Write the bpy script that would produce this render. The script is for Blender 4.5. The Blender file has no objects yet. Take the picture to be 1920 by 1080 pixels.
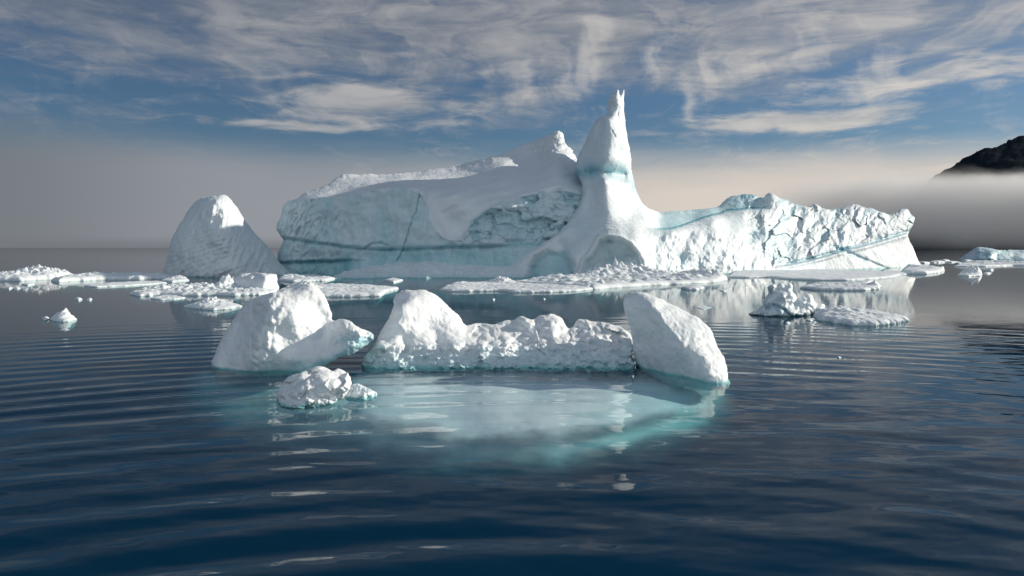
import bpy, math
import numpy as np

# ------------------------------------------------------------------ constants
H, F, CH = 464.0, 1500.0, 4.0        # horizon row, focal length in px, eye height (m)
RS = np.random.RandomState(7)
scn = bpy.context.scene
COL = scn.collection
SUN = np.array([0.90, 0.31, 0.36]); SUN = SUN / np.linalg.norm(SUN)

def wl(v):                            # distance of the water surface seen at image row v
    return F * CH / (v - H)
def ray(u, v, D):
    return np.stack([(u - 960.0) / F * D, D, CH - (v - H) / F * D], -1)

# ------------------------------------------------------------------ numpy noise
def _h(i, j, k, s):
    n = (i * np.int64(374761393) + j * np.int64(668265263) + k * np.int64(1440662683) + s * np.int64(974634777)) & 0xffffffff
    n = ((n ^ (n >> 13)) * np.int64(1274126177)) & 0xffffffff
    n = ((n ^ (n >> 16)) * np.int64(2246822519 % 2**31)) & 0xffffffff
    return (n ^ (n >> 15)) & 0xffffffff
G = np.array([[1,1,0],[-1,1,0],[1,-1,0],[-1,-1,0],[1,0,1],[-1,0,1],[1,0,-1],[-1,0,-1],
              [0,1,1],[0,-1,1],[0,1,-1],[0,-1,-1],[1,1,0],[-1,1,0],[0,-1,1],[0,-1,-1]], float)
def gnoise(P, seed=0):
    P = np.asarray(P, float)
    I = np.floor(P).astype(np.int64); f = P - I
    w = f * f * f * (f * (f * 6 - 15) + 10)
    r = 0
    for a in (0, 1):
        wa = w[:, 0] if a else 1 - w[:, 0]
        for b in (0, 1):
            wb = w[:, 1] if b else 1 - w[:, 1]
            for c in (0, 1):
                wc = w[:, 2] if c else 1 - w[:, 2]
                g = G[_h(I[:, 0] + a, I[:, 1] + b, I[:, 2] + c, seed) & 15]
                r = r + wa * wb * wc * (g[:, 0] * (f[:, 0] - a) + g[:, 1] * (f[:, 1] - b) + g[:, 2] * (f[:, 2] - c))
    return r
def fbm(P, oct=4, seed=0, gain=.5, lac=2.03):
    a, s, r = 1., 1., 0
    for o in range(oct):
        r = r + a * gnoise(P * s, seed + o * 17); a *= gain; s *= lac
    return r
def ridged(P, oct=4, seed=0, gain=.5):
    a, s, r = 1., 1., 0
    for o in range(oct):
        r = r + a * (1 - 2 * np.abs(gnoise(P * s, seed + o * 31))); a *= gain; s *= 2.07
    return r * .6
def cell(P, seed=0):                  # F1 and F2 of a cellular noise
    I = np.floor(P).astype(np.int64); f = P - I
    d1 = np.full(len(P), 9.); d2 = np.full(len(P), 9.)
    for a in (-1, 0, 1):
        for b in (-1, 0, 1):
            for c in (-1, 0, 1):
                h = _h(I[:, 0] + a, I[:, 1] + b, I[:, 2] + c, seed)
                q = np.stack([(h & 1023) / 1023., ((h >> 10) & 1023) / 1023., ((h >> 20) & 1023) / 1023.], 1)
                d = np.sqrt(((np.array([a, b, c]) + q - f) ** 2).sum(1))
                m = d < d1
                d2 = np.where(m, d1, np.minimum(d2, d)); d1 = np.where(m, d, d1)
    return d1, d2
def facet(P, seed=0, tilt=1.):
    """broken plates: each cell of a cellular pattern is a plane with its own tilt and height"""
    I = np.floor(P).astype(np.int64); f = P - I
    d1 = np.full(len(P), 9.); val = np.zeros(len(P))
    for a in (-1, 0, 1):
        for b in (-1, 0, 1):
            for c in (-1, 0, 1):
                h = _h(I[:, 0] + a, I[:, 1] + b, I[:, 2] + c, seed); g = _h(I[:, 0] + a, I[:, 1] + b, I[:, 2] + c, seed + 77)
                q = np.stack([(h & 1023) / 1023., ((h >> 10) & 1023) / 1023., ((h >> 20) & 1023) / 1023.], 1)
                n = np.stack([(g & 1023) / 511.5 - 1, ((g >> 10) & 1023) / 511.5 - 1, ((g >> 20) & 1023) / 511.5 - 1], 1)
                r = f - np.array([a, b, c]) - q; d = (r ** 2).sum(1); m = d < d1
                val[m] = (tilt * (r * n).sum(1) + .45 * n[:, 2] * n[:, 0] + .25 * n[:, 1])[m]; d1[m] = d[m]
    return val
def smooth(a, b, x):
    t = np.clip((x - a) / (b - a), 0, 1); return t * t * (3 - 2 * t)

# ------------------------------------------------------------------ 2-D helpers
def rough(poly, amp, step, seed=0):
    """subdivide a closed outline and wobble it a little"""
    poly = np.array(poly, float); out = []
    for p, q in zip(poly, np.roll(poly, -1, 0)):
        n = max(1, int(np.hypot(*(q - p)) / step))
        for k in range(n): out.append(p + (q - p) * k / n)
    out = np.array(out)
    # soften the corners once, then wobble
    out = .5 * out + .25 * (np.roll(out, 1, 0) + np.roll(out, -1, 0))
    if amp:
        s = 1 / (step * 5)
        z = np.full(len(out), seed * 3.7)
        P = np.stack([out[:, 0] * s, out[:, 1] * s, z], 1)
        out = out + amp * np.stack([fbm(P, 4, seed, .6), fbm(P, 4, seed + 5, .6)], 1)
    return out
def segs(P, poly, closed=True):
    """distance to a polyline, nearest point, inside flag"""
    P = np.asarray(P, float); poly = np.asarray(poly, float)
    best = np.full(len(P), 1e18); near = np.zeros_like(P); ins = np.zeros(len(P), bool)
    nxt = np.roll(poly, -1, 0) if closed else poly[1:]
    for a, b in zip(poly, nxt):
        d = b - a; L = d @ d
        if L < 1e-12: continue
        t = np.clip(((P - a) @ d) / L, 0, 1)
        q = a + t[:, None] * d
        e = ((P - q) ** 2).sum(1)
        m = e < best
        best[m] = e[m]; near[m] = q[m]
        if closed and a[1] != b[1]:
            c = (a[1] > P[:, 1]) != (b[1] > P[:, 1])
            xi = (b[0] - a[0]) * (P[:, 1] - a[1]) / (b[1] - a[1]) + a[0]
            ins ^= c & (P[:, 0] < xi)
    return np.sqrt(best), near, ins
def sdist(P, poly):
    d, _, i = segs(P, poly); return np.where(i, d, -d)
def pdist(P, line):
    return segs(P, line, False)[0]
def rbf(ctrl, c):
    """smooth depth surface through control points (u, v, value)"""
    K = np.array(ctrl, float); X = K[:, :2] / 100.; c = c / 100.
    n = len(K)
    A = np.sqrt(((X[:, None] - X[None]) ** 2).sum(2) + c * c)
    Q = np.c_[np.ones(n), X]
    M = np.zeros((n + 3, n + 3)); M[:n, :n] = A - 1e-4 * np.eye(n); M[:n, n:] = Q; M[n:, :n] = Q.T
    w = np.linalg.solve(M, np.r_[K[:, 2], 0, 0, 0])
    def f(P):
        Y = P / 100.; r = np.c_[np.ones(len(Y)), Y] @ w[n:]
        for k in range(n):
            r = r + w[k] * np.sqrt(((Y - X[k]) ** 2).sum(1) + c * c)
        return r
    return f

# ------------------------------------------------------------------ mesh building
def make_mesh(name, V, faces, mat, parent=None, ice=None):
    me = bpy.data.meshes.new(name)
    faces = np.asarray(faces, np.int32)
    me.vertices.add(len(V)); me.vertices.foreach_set('co', np.asarray(V, np.float32).ravel())
    me.loops.add(faces.size); me.loops.foreach_set('vertex_index', faces.ravel())
    me.polygons.add(len(faces))
    me.polygons.foreach_set('loop_start', np.arange(len(faces), dtype=np.int32) * faces.shape[1])
    me.polygons.foreach_set('use_smooth', np.ones(len(faces), bool))
    me.update(calc_edges=True); me.validate()
    me.materials.append(mat)
    if ice is not None and len(ice) == len(me.vertices):
        at = me.attributes.new('ice', 'FLOAT', 'POINT'); at.data.foreach_set('value', np.asarray(ice, np.float32))
    o = bpy.data.objects.new(name, me); COL.objects.link(o)
    if parent: o.parent = parent
    return o
def normals(o):
    n = np.zeros(len(o.data.vertices) * 3, np.float32); o.data.vertex_normals.foreach_get('vector', n)
    return n.reshape(-1, 3)
def coords(o):
    n = np.zeros(len(o.data.vertices) * 3, np.float32); o.data.vertices.foreach_get('co', n)
    return n.reshape(-1, 3).astype(float)
def displace(o, fn):
    """move the vertices along their normals by fn(points, normals)"""
    P, N = coords(o), normals(o)
    P = P + N * fn(P, N)[:, None]
    o.data.vertices.foreach_set('co', P.astype(np.float32).ravel()); o.data.update()
def two_sided(poly, step, seed=0):
    """grid inside an outline whose rim is snapped onto it; returns points, rim distance and front/back faces"""
    lo, hi = poly.min(0) - 2 * step, poly.max(0) + 2 * step
    nx, ny = int((hi[0] - lo[0]) / step) + 2, int((hi[1] - lo[1]) / step) + 2
    g = np.stack(np.meshgrid(lo[0] + np.arange(nx) * step, lo[1] + np.arange(ny) * step), -1).reshape(-1, 2)
    d, near, ins = segs(g, poly)
    g2 = np.where(ins[:, None], g, near); t = np.where(ins, d, 0)
    idx = np.arange(nx * ny).reshape(ny, nx)
    q = np.stack([idx[:-1, :-1], idx[1:, :-1], idx[1:, 1:], idx[:-1, 1:]], -1).reshape(-1, 4)
    q = q[ins[q].any(1)]
    used = np.zeros(nx * ny, bool); used[q.ravel()] = True
    fi = -np.ones(nx * ny, np.int64); fi[used] = np.arange(used.sum()); nf = used.sum()
    inn = used & ins
    bi = fi.copy(); bi[inn] = nf + np.arange(inn.sum())
    front = fi[q]; back = bi[q][:, ::-1]
    return g2[used], t[used], g2[inn], t[inn], np.r_[front, back]
def dome(t, R):
    x = np.clip(t / R, 0, 1); return np.sqrt(np.clip(1 - (1 - x) ** 2, 0, 1))

def relief(name, mat, outline, depth, R=20, T=1., back=8., Rb=None, step=1.5, wob=1.2, wstep=5, seed=1,
           parent=None, ice=None):
    """closed ice body: `depth(P)` is the distance of its near surface on the sight line P, rounded off towards the
    outline over R px by T metres; its far side lies up to `back` metres behind"""
    poly = rough(outline, wob, wstep, seed)
    Pf, tf, Pb, tb, faces = two_sided(poly, step)
    Df = depth(Pf) + T * (1 - dome(tf, R))
    Rb = Rb or R * 2.5
    Db = depth(Pb) + T * (1 - dome(tb, R)) + back * dome(tb, Rb)
    V = np.r_[ray(Pf[:, 0], Pf[:, 1], Df), ray(Pb[:, 0], Pb[:, 1], Db)]
    ic = None
    if ice is not None: ic = np.r_[ice(Pf), ice(Pb)]
    else: ic = np.zeros(len(V))
    return make_mesh(name, V, faces, mat, parent, ic)

def tag(o, label, cat, group=None, kind=None):
    if label: o['label'] = label
    if cat: o['category'] = cat
    if group: o['group'] = group
    if kind: o['kind'] = kind
    return o
def recenter(o):
    """put the object's origin at its base centre"""
    P = coords(o); c = P.mean(0); c[2] = 0
    o.data.vertices.foreach_set('co', (P - c).astype(np.float32).ravel()); o.data.update()
    o.location = c
    return o

# ------------------------------------------------------------------ node helpers
class NT:
    def __init__(s, tree): s.t = tree; s.n = tree.nodes; s.n.clear()
    def node(s, typ, **kw):
        n = s.n.new(typ)
        for k, v in kw.items(): setattr(n, k, v)
        return n
    def put(s, sock, v):
        if isinstance(v, bpy.types.NodeSocket): s.t.links.new(v, sock)
        elif v is not None: sock.default_value = v
    def m(s, op, a, b=None, c=None, clamp=False):
        n = s.node('ShaderNodeMath', operation=op, use_clamp=clamp)
        for i, v in enumerate((a, b, c)):
            if v is not None: s.put(n.inputs[i], v)
        return n.outputs[0]
    def vm(s, op, a, b=None, out=0):
        n = s.node('ShaderNodeVectorMath', operation=op)
        s.put(n.inputs[0], a)
        if b is not None: s.put(n.inputs[1], b)
        return n.outputs[out]
    def comb(s, x, y, z):
        n = s.node('ShaderNodeCombineXYZ')
        for i, v in enumerate((x, y, z)): s.put(n.inputs[i], v)
        return n.outputs[0]
    def noise(s, vec, scale=1., detail=4., rough=.5, dist=0., out=0):
        n = s.node('ShaderNodeTexNoise'); s.put(n.inputs['Vector'], vec)
        n.inputs['Scale'].default_value = scale; n.inputs['Detail'].default_value = detail
        n.inputs['Roughness'].default_value = rough; n.inputs['Distortion'].default_value = dist
        return n.outputs[out]
    def ss(s, x, a, b):
        n = s.node('ShaderNodeMapRange', interpolation_type='SMOOTHSTEP')
        s.put(n.inputs[0], x); n.inputs[1].default_value = a; n.inputs[2].default_value = b
        return n.outputs[0]
    def mix(s, f, a, b):
        n = s.node('ShaderNodeMix', data_type='RGBA')
        s.put(n.inputs[0], f)
        for i, v in ((6, a), (7, b)):
            s.put(n.inputs[i], (*v, 1) if isinstance(v, tuple) and len(v) == 3 else v)
        return n.outputs[2]

# ------------------------------------------------------------------ materials
def ice_material(name, sss=0., pits=0.,  snow=(.80, .845, .875), blue=(.44, .66, .72), wet=(.28, .60, .60), wet_h=.12, b_scale=12., b_str=.35, b_dist=.02, vary=.06):
    mt = bpy.data.materials.new(name); mt.use_nodes = True; t = NT(mt.node_tree)
    geo = t.node('ShaderNodeNewGeometry'); pos = geo.outputs['Position']
    at = t.node('ShaderNodeAttribute', attribute_name='ice')
    n1 = t.noise(pos, b_scale * .15, 5, .6)
    f = t.m('ADD', at.outputs['Fac'], t.m('MULTIPLY', t.m('SUBTRACT', n1, .5), vary), clamp=True)
    deep = t.ss(f, .55, 1.)
    blue = t.mix(deep, blue, (.20, .47, .55))
    col = t.mix(t.m('MULTIPLY', f, 1.5, clamp=True), snow, blue)
    # slight creamy and greyish patches of old snow
    n2 = t.noise(pos, b_scale * .06, 6, .65)
    col = t.mix(t.m('MULTIPLY', t.ss(n2, .45, .75), .35), col, t.mix(f, (.72, .74, .75), (.33, .54, .61)))
    # faint tilted layers of bluer ice
    sx_ = t.node('ShaderNodeSeparateXYZ'); t.put(sx_.inputs[0], pos)
    ly = t.m('ADD', t.m('ADD', sx_.outputs[2], t.m('MULTIPLY', sx_.outputs[0], .28)), t.m('MULTIPLY', n2, 120. / b_scale * .12))
    lay = t.noise(t.comb(0., 0., ly), b_scale * .35, 5, .7)
    col = t.mix(t.m('MULTIPLY', t.ss(lay, .54, .72), .28), col, (.60, .74, .79))
    # water-soaked ice just above and below the waterline
    z = t.node('ShaderNodeSeparateXYZ'); t.put(z.inputs[0], pos)
    zz = t.m('SUBTRACT', z.outputs[2], t.m('MULTIPLY', t.noise(pos, 1.5 / max(wet_h, .02) * .2, 3), wet_h))
    w = t.ss(zz, wet_h, -wet_h * .5)
    col = t.mix(w, col, wet)
    p = t.node('ShaderNodeBsdfPrincipled')
    t.put(p.inputs['Base Color'], col)
    wetp = t.ss(t.noise(pos, b_scale * .09, 4, .6), .50, .64)
    t.put(p.inputs['Roughness'], t.m('SUBTRACT', .68, t.m('ADD', t.m('MULTIPLY', f, .25), t.m('MULTIPLY', wetp, .25))))
    p.inputs['Specular IOR Level'].default_value = .3
    if sss:
        p.inputs['Subsurface Weight'].default_value = sss; p.inputs['Subsurface Radius'].default_value = (.35, .55, .62); p.inputs['Subsurface Scale'].default_value = .45
    b1 = t.noise(pos, b_scale, 6, .62)
    if pits:
        vo = t.node('ShaderNodeTexVoronoi', feature='SMOOTH_F1'); t.put(vo.inputs['Vector'], t.vm('ADD', pos, t.vm('MULTIPLY', t.node('ShaderNodeTexNoise').outputs['Color'], (.05, .05, .05)))); vo.inputs['Scale'].default_value = 7.
        vo.inputs['Smoothness'].default_value = .6
        b1 = t.m('ADD', b1, t.m('MULTIPLY', vo.outputs[0], t.m('MULTIPLY', t.ss(t.noise(pos, 1.1, 4, .6), .42, .62), pits)))
    b = t.node('ShaderNodeBump'); b.inputs['Strength'].default_value = b_str; b.inputs['Distance'].default_value = b_dist
    t.put(b.inputs['Height'], b1); t.put(p.inputs['Normal'], b.outputs[0])
    o = t.node('ShaderNodeOutputMaterial'); t.t.links.new(p.outputs[0], o.inputs[0])
    return mt
M_BERG = ice_material('berg_ice', b_scale=1.6, b_str=.5, b_dist=.25, wet_h=.12)
M_NEAR = ice_material('near_ice', snow=(.86, .885, .90), sss=.12, pits=1.1, b_scale=16., b_str=.5, b_dist=.022, wet_h=.06)
M_FLOE = ice_material('floe_snow', b_scale=6., b_str=.5, b_dist=.06, wet_h=.025)
def shelf_material():
    """thin sunken ice: clear where it is thin, milky where it is thick"""
    mt = bpy.data.materials.new('sunken_ice'); mt.use_nodes = True; t = NT(mt.node_tree)
    pos = t.node('ShaderNodeNewGeometry').outputs['Position']
    at = t.node('ShaderNodeAttribute', attribute_name='ice')
    col = t.mix(t.ss(t.noise(pos, .8, 6, .6), .35, .7), (.88, .93, .94), (.95, .96, .96))
    df = t.node('ShaderNodeBsdfDiffuse'); t.put(df.inputs['Color'], col)
    tr = t.node('ShaderNodeBsdfTransparent')
    mx = t.node('ShaderNodeMixShader'); t.put(mx.inputs[0], t.m('MULTIPLY', at.outputs['Fac'], 1., clamp=True))
    t.put(mx.inputs[1], tr.outputs[0]); t.put(mx.inputs[2], df.outputs[0])
    o = t.node('ShaderNodeOutputMaterial'); t.t.links.new(mx.outputs[0], o.inputs[0])
    return mt
M_SHELF = shelf_material()

def water_material():
    mt = bpy.data.materials.new('sea_water'); mt.use_nodes = True; t = NT(mt.node_tree)
    geo = t.node('ShaderNodeNewGeometry'); pos = geo.outputs['Position']
    mp = t.vm('MULTIPLY', pos, (.55, 1.25, 1.))
    n1 = t.noise(mp, 1.6, 4, .55, .3)
    n2 = t.noise(mp, 9., 3, .5)
    patch = t.ss(t.noise(t.vm('MULTIPLY', pos, (.02, .05, 1.)), 1., 3, .5), .38, .62)
    hgt = t.m('ADD', t.m('MULTIPLY', n1, .02), t.m('MULTIPLY', n2, t.m('MULTIPLY', patch, .0022)))
    b = t.node('ShaderNodeBump'); b.inputs['Strength'].default_value = 1.; b.inputs['Distance'].default_value = 1.
    t.put(b.inputs['Height'], t.m('MULTIPLY', hgt, t.m('MULTIPLY', t.m('ADD', .07, t.ss(t.vm('LENGTH', pos, out=1), 130., 25.)), .14)))
    nrm = b.outputs[0]
    d = t.m('ABSOLUTE', t.vm('DOT_PRODUCT', nrm, geo.outputs['Incoming'], out=1))
    fr = t.m('ADD', .02, t.m('MULTIPLY', t.m('POWER', t.m('SUBTRACT', 1., d, clamp=True), 6.4), .97), clamp=True)
    gl = t.node('ShaderNodeBsdfGlossy'); gl.inputs['Roughness'].default_value = .03; t.put(gl.inputs['Normal'], nrm)
    tr = t.node('ShaderNodeBsdfTransparent')
    df = t.node('ShaderNodeBsdfDiffuse'); df.inputs['Color'].default_value = (.006, .17, .38, 1)
    mx0 = t.node('ShaderNodeMixShader'); mx0.inputs[0].default_value = .14
    t.put(mx0.inputs[1], tr.outputs[0]); t.put(mx0.inputs[2], df.outputs[0])
    mx = t.node('ShaderNodeMixShader'); t.put(mx.inputs[0], fr)
    t.put(mx.inputs[1], mx0.outputs[0]); t.put(mx.inputs[2], gl.outputs[0])
    va = t.node('ShaderNodeVolumeAbsorption'); va.inputs['Color'].default_value = (.40, .84, .86, 1); va.inputs['Density'].default_value = .36
    o = t.node('ShaderNodeOutputMaterial')
    t.t.links.new(mx.outputs[0], o.inputs[0]); t.t.links.new(va.outputs[0], o.inputs[1])
    return mt

def rock_material():
    mt = bpy.data.materials.new('dark_rock'); mt.use_nodes = True; t = NT(mt.node_tree)
    pos = t.node('ShaderNodeNewGeometry').outputs['Position']
    n = t.noise(pos, .012, 8, .65); n2 = t.noise(t.vm('MULTIPLY', pos, (1, 1, .4)), .05, 6, .7)
    col = t.mix(t.ss(n, .4, .65), (.014, .021, .028), (.022, .029, .036))
    col = t.mix(t.m('MULTIPLY', t.ss(n2, .72, .80), .06), col, (.35, .37, .4))
    p = t.node('ShaderNodeBsdfPrincipled'); t.put(p.inputs['Base Color'], col); p.inputs['Roughness'].default_value = 1.; p.inputs['Specular IOR Level'].default_value = 0.
    b = t.node('ShaderNodeBump'); b.inputs['Distance'].default_value = 4.; t.put(b.inputs['Height'], t.noise(pos, .03, 8, .65)); t.put(p.inputs['Normal'], b.outputs[0])
    o = t.node('ShaderNodeOutputMaterial'); t.t.links.new(p.outputs[0], o.inputs[0])
    return mt
M_ROCK = rock_material()

# ================================================================== WATER
def waves(x, y):
    r = np.hypot(x - .8, y)
    z0 = np.zeros_like(x)
    w1 = fbm(np.stack([x * .05, y * .05, z0], 1), 3, 3)
    e1 = .35 + 1.3 * smooth(-.35, .45, fbm(np.stack([x * .07, y * .10, z0 + 4], 1), 2, 9))
    near = 1 / (1 + (r / 26.) ** 3)
    left = .55 + 1.05 * smooth(3, -7, x)
    h = .020 * near * left * e1 * np.sin(2 * np.pi * r / 1.42 + 5 * w1)
    e2 = smooth(-.3, .4, fbm(np.stack([x * .09, y * .14, z0 + 8], 1), 2, 21))
    h += .0045 * near * e2 * np.sin(2 * np.pi * (r * .97 + x * .16) / .93 + 7 * w1 + 2)
    h += .009 * near * np.sin(2 * np.pi * (y * .95 - x * .26) / 2.3 + 4 * w1)
    # rounded irregular wavelets
    h += .018 * (.25 + .75 * near) * np.exp(-r / 90.) * fbm(np.stack([x * .45, y * .95, z0 + 1], 1), 3, 40)
    return h
def build_water():
    rr = [0.6]
    while rr[-1] < 46: rr.append(rr[-1] + max(.05, rr[-1] * .0042))
    while rr[-1] < 9000: rr.append(rr[-1] * 1.022)
    rr = np.array(rr)
    th = np.r_[np.linspace(-math.pi, -.85, 40, endpoint=False), np.linspace(-.85, .85, 640, endpoint=False), np.linspace(.85, math.pi, 40, endpoint=False)]
    Rg, Tg = np.meshgrid(rr, th, indexing='ij')
    x, y = (Rg * np.sin(Tg)).ravel(), (Rg * np.cos(Tg)).ravel()
    near = np.hypot(x, y) < 160
    z = np.zeros_like(x); z[near] = waves(x[near], y[near]) * smooth(160, 60, np.hypot(x, y)[near])
    nr, nt = len(rr), len(th)
    i = np.arange(nr * nt).reshape(nr, nt)
    a, b = i[:-1], i[1:]
    q = np.stack([a, np.roll(a, -1, 1), np.roll(b, -1, 1), b], -1).reshape(-1, 4)
    V = np.stack([x, y, z], 1)
    n0 = len(V)
    # close it below, so that the water is a body with depth
    low = np.stack([9000 * np.sin(th), 9000 * np.cos(th), np.full(nt, -40.)], 1)
    li = n0 + np.arange(nt); top = i[-1]
    side = np.stack([top, np.roll(top, -1), np.roll(li, -1), li], -1)
    V = np.r_[V, low, [[0, 0, z[0]]], [[0, 0, -40.]]]
    c0, c1 = n0 + nt, n0 + nt + 1
    in0 = i[0]
    cap = np.stack([np.full(nt, c0), np.roll(in0, -1), in0, in0], -1)
    bot = np.stack([np.full(nt, c1), li, np.roll(li, -1), np.roll(li, -1)], -1)
    me = bpy.data.meshes.new('water')
    tris = np.r_[cap[:, :3], bot[:, :3]]
    quads = np.r_[q, side]
    # orientation: up for the top
    quads = quads[:, ::-1]
    faces = [tuple(f) for f in quads.tolist()] + [tuple(f) for f in tris[:nt].tolist()] + [tuple(f) for f in tris[nt:, ::-1].tolist()]
    me.from_pydata(V.tolist(), [], faces); me.update()
    me.polygons.foreach_set('use_smooth', np.ones(len(me.polygons), bool))
    me.materials.append(water_material())
    o = bpy.data.objects.new('water', me); COL.objects.link(o)
    n = me.polygons[10].normal
    if n.z < 0: me.flip_normals()
    return tag(o, 'dark blue arctic sea with long gentle ripples', 'water', kind='structure')
build_water()

# ================================================================== MAIN ICEBERG
berg = bpy.data.objects.new('iceberg', None); COL.objects.link(berg); berg.location = (0, 0, 0)
tag(berg, 'huge white iceberg with a twin pointed spire and a blue cliff', 'iceberg')

SLAB = [(521,522),(519,505),(520,492),(519,475),(527,462),(534,450),(526,442),(519,430),(522,415),(528,402),(530,386),(540,377),(560,372),(566,362),(578,358),
        (600,353),(622,340),(632,334),(640,326),(662,327),(700,326),(730,327),(780,322),(820,317),(850,312),(878,304),(910,297),(950,284),(985,271),(1010,261),(1030,253),
        (1048,244),(1056,252),(1058,266),(1072,281),(1082,296),(1120,320),(1130,420),(1130,532),(700,540),(525,540)]
cliff_d = rbf([(520,512,123),(530,400,123),(640,514,118.5),(640,400,119),(760,515,115),(760,380,115.5),(830,515,113.5),(900,515,112.2),(900,420,114),
               (1000,515,112),(1000,400,116.5),(1090,515,117),(1090,380,121)], 40)
slope_d = rbf([(540,377,123),(600,371,121),(680,361,118.6),(760,351,116.4),(795,376,115.0),(812,425,113.2),(845,452,112.8),(872,440,114.6),(910,392,115.6),
               (950,376,116.3),(1000,362,117.6),(1060,358,119.5),(1090,365,122),(575,360,128),(640,330,141),(640,348,131),(720,329,143),(720,345,125),(780,324,146),(790,345,122.5),
               (850,314,148),(850,350,122),(850,400,116.0),(950,286,151),(950,330,127),(1000,300,146),(1040,252,153),(1040,310,131),(1075,300,142),(1080,340,128)], 25)
A_CLIFF = [(500,383),(540,377),(600,371),(680,361),(740,353),(762,351),(781,359),(795,376),(806,400),(814,428),(826,444),(846,453),(866,446),(876,430),(888,412),(910,393),(940,379),
           (970,370),(1000,362),(1020,356),(1030,366),(1045,360),(1060,357),(1090,362),(1140,380),(1140,560),(500,560)]
B_CAVE = [(846,453),(866,446),(876,430),(888,412),(910,393),(940,379),(970,370),(1000,362),(1020,356),(1030,366),(1045,360),(1060,357),(1098,362),(1095,400),(1070,435),(1030,455),(980,461),(900,462),(860,462)]
NOTCH1 = [(515,447),(540,448),(575,453),(610,458),(650,464),(700,467),(760,467),(850,463),(960,460),(1000,458)]
NOTCH2 = [(515,492),(560,491),(610,490),(662,487)]
CRACK = [(788,360),(783,378),(779,398),(771,416),(768,432),(762,446),(756,466),(749,478),(744,493)]
ARC = [(676,467),(688,461),(700,456),(714,455),(728,458)]
def warpP(P, amp=3., s=.05, seed=3):
    Q = np.c_[P * s, np.zeros(len(P))]
    return P + amp * np.stack([fbm(Q, 3, seed), fbm(Q, 3, seed + 9)], 1)
def cave_cracks(P):
    """dark fracture lines and the broken plates between them"""
    z0 = np.zeros(len(P)); Q = np.c_[P * .012, z0]
    W = P + 26 * np.stack([fbm(Q * 1.3, 3, 201), fbm(Q * 1.3, 3, 202)], 1)
    a = fbm(np.c_[W[:, 0] * .013 + W[:, 1] * .008, W[:, 1] * .022 - W[:, 0] * .004, z0], 3, 203)
    c = fbm(np.c_[W[:, 0] * .022 - W[:, 1] * .01, W[:, 1] * .038, z0 + 3], 3, 204)
    k = np.maximum(smooth(.06, .0, np.abs(a)), .6 * smooth(.045, .0, np.abs(c)))
    return k * smooth(-.25, .15, fbm(Q * 1.1, 2, 205)), np.sign(a) * .25 * smooth(0, .12, np.abs(a)) + .3 * a
def slab_depth(P):
    W = warpP(P, 3.5, .045, 3)
    dc = cliff_d(P)
    a = sdist(W, A_CLIFF)
    ds = np.maximum(slope_d(P), dc + .1)
    m = smooth(-1.2, 1.2, a)
    d = ds + (dc - ds) * m
    # wind ribs on the snow slope, parallel to the cliff edge
    rib = np.sin((P[:, 1] + .28 * P[:, 0]) * .33 + 3 * fbm(np.c_[P * .012, np.zeros(len(P))], 3, 8))
    d += (1 - m) * .22 * rib * smooth(430, 340, P[:, 1])
    Pm = np.c_[P[:, 0] * .02, P[:, 1] * .02, np.zeros(len(P))]
    # the cave: broken conchoidal blocks
    b = smooth(-4, 8, sdist(W, B_CAVE))
    ck_, pl_ = cave_cracks(P)
    d += b * (1.9 * pl_ + .55 * ck_ + .35 * facet(np.c_[W[:, 0] * .028 + W[:, 1] * .012, W[:, 1] * .05, np.zeros(len(P)) + .5], 4) + .7 * fbm(Pm * np.array([2.2, 3., 1]), 4, 12) + .3)
    # left cliff: shallow vertical scars
    al = m * (1 - b)
    d += al * (.55 * fbm(np.c_[P[:, 0] * .045, P[:, 1] * .014, np.zeros(len(P))], 4, 5) + .5 * fbm(Pm * 1.1, 3, 6))
    d += al * smooth(680, 560, P[:, 0]) * .6 * np.abs(fbm(np.c_[P[:, 0] * .09 + P[:, 1] * .03, P[:, 1] * .03, np.zeros(len(P))], 3, 51))
    V_ = warpP(P, 1.2, .03, 3); n1 = pdist(V_, NOTCH1); s1 = P[:, 1] - np.interp(P[:, 0], *np.array(NOTCH1).T)
    d += .6 * np.exp(-(n1 / 3.4) ** 2) + .55 * smooth(-2, 2, s1) * smooth(60, 20, s1) * smooth(1020, 940, P[:, 0])
    n2 = pdist(V_, NOTCH2); s2 = P[:, 1] - np.interp(P[:, 0], *np.array(NOTCH2).T)
    d += .6 * np.exp(-(n2 / 2.6) ** 2) * smooth(670, 640, P[:, 0]) + .8 * smooth(-1, 2, s2) * smooth(700, 630, P[:, 0])
    d += .3 * np.exp(-(pdist(W, CRACK) / .9) ** 2) + .6 * np.exp(-(pdist(W, ARC) / 1.7) ** 2)
    return d - 4.
def slab_ice(P):
    W = warpP(P, 3.5, .045, 3)
    m = smooth(-1.5, 1.5, sdist(W, A_CLIFF)); b = smooth(-4, 6, sdist(W, B_CAVE))
    s1 = P[:, 1] - np.interp(P[:, 0], *np.array(NOTCH1).T)
    n = fbm(np.c_[P[:, 0] * .03, P[:, 1] * .012, np.zeros(len(P))], 4, 77)
    band = smooth(-1, 12, s1) * (.06 + .20 * smooth(560, 760, P[:, 0]))
    low = smooth(487, 494, P[:, 1]) * smooth(720, 640, P[:, 0]) * .28
    groove = .28 * np.exp(-(pdist(P, NOTCH1) / 3.5) ** 2) + .3 * np.exp(-(pdist(P, NOTCH2) / 3) ** 2) * smooth(670, 640, P[:, 0]) + .35 * np.exp(-(pdist(W, CRACK) / 1.1) ** 2)
    ck_, pl_ = cave_cracks(P)
    return np.clip(m * (.36 + .22 * n + .05 * b + b * (.30 * ck_ + .25 * pl_)) + m * (band + low) * (1 - b) + groove, 0, 1)
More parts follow.
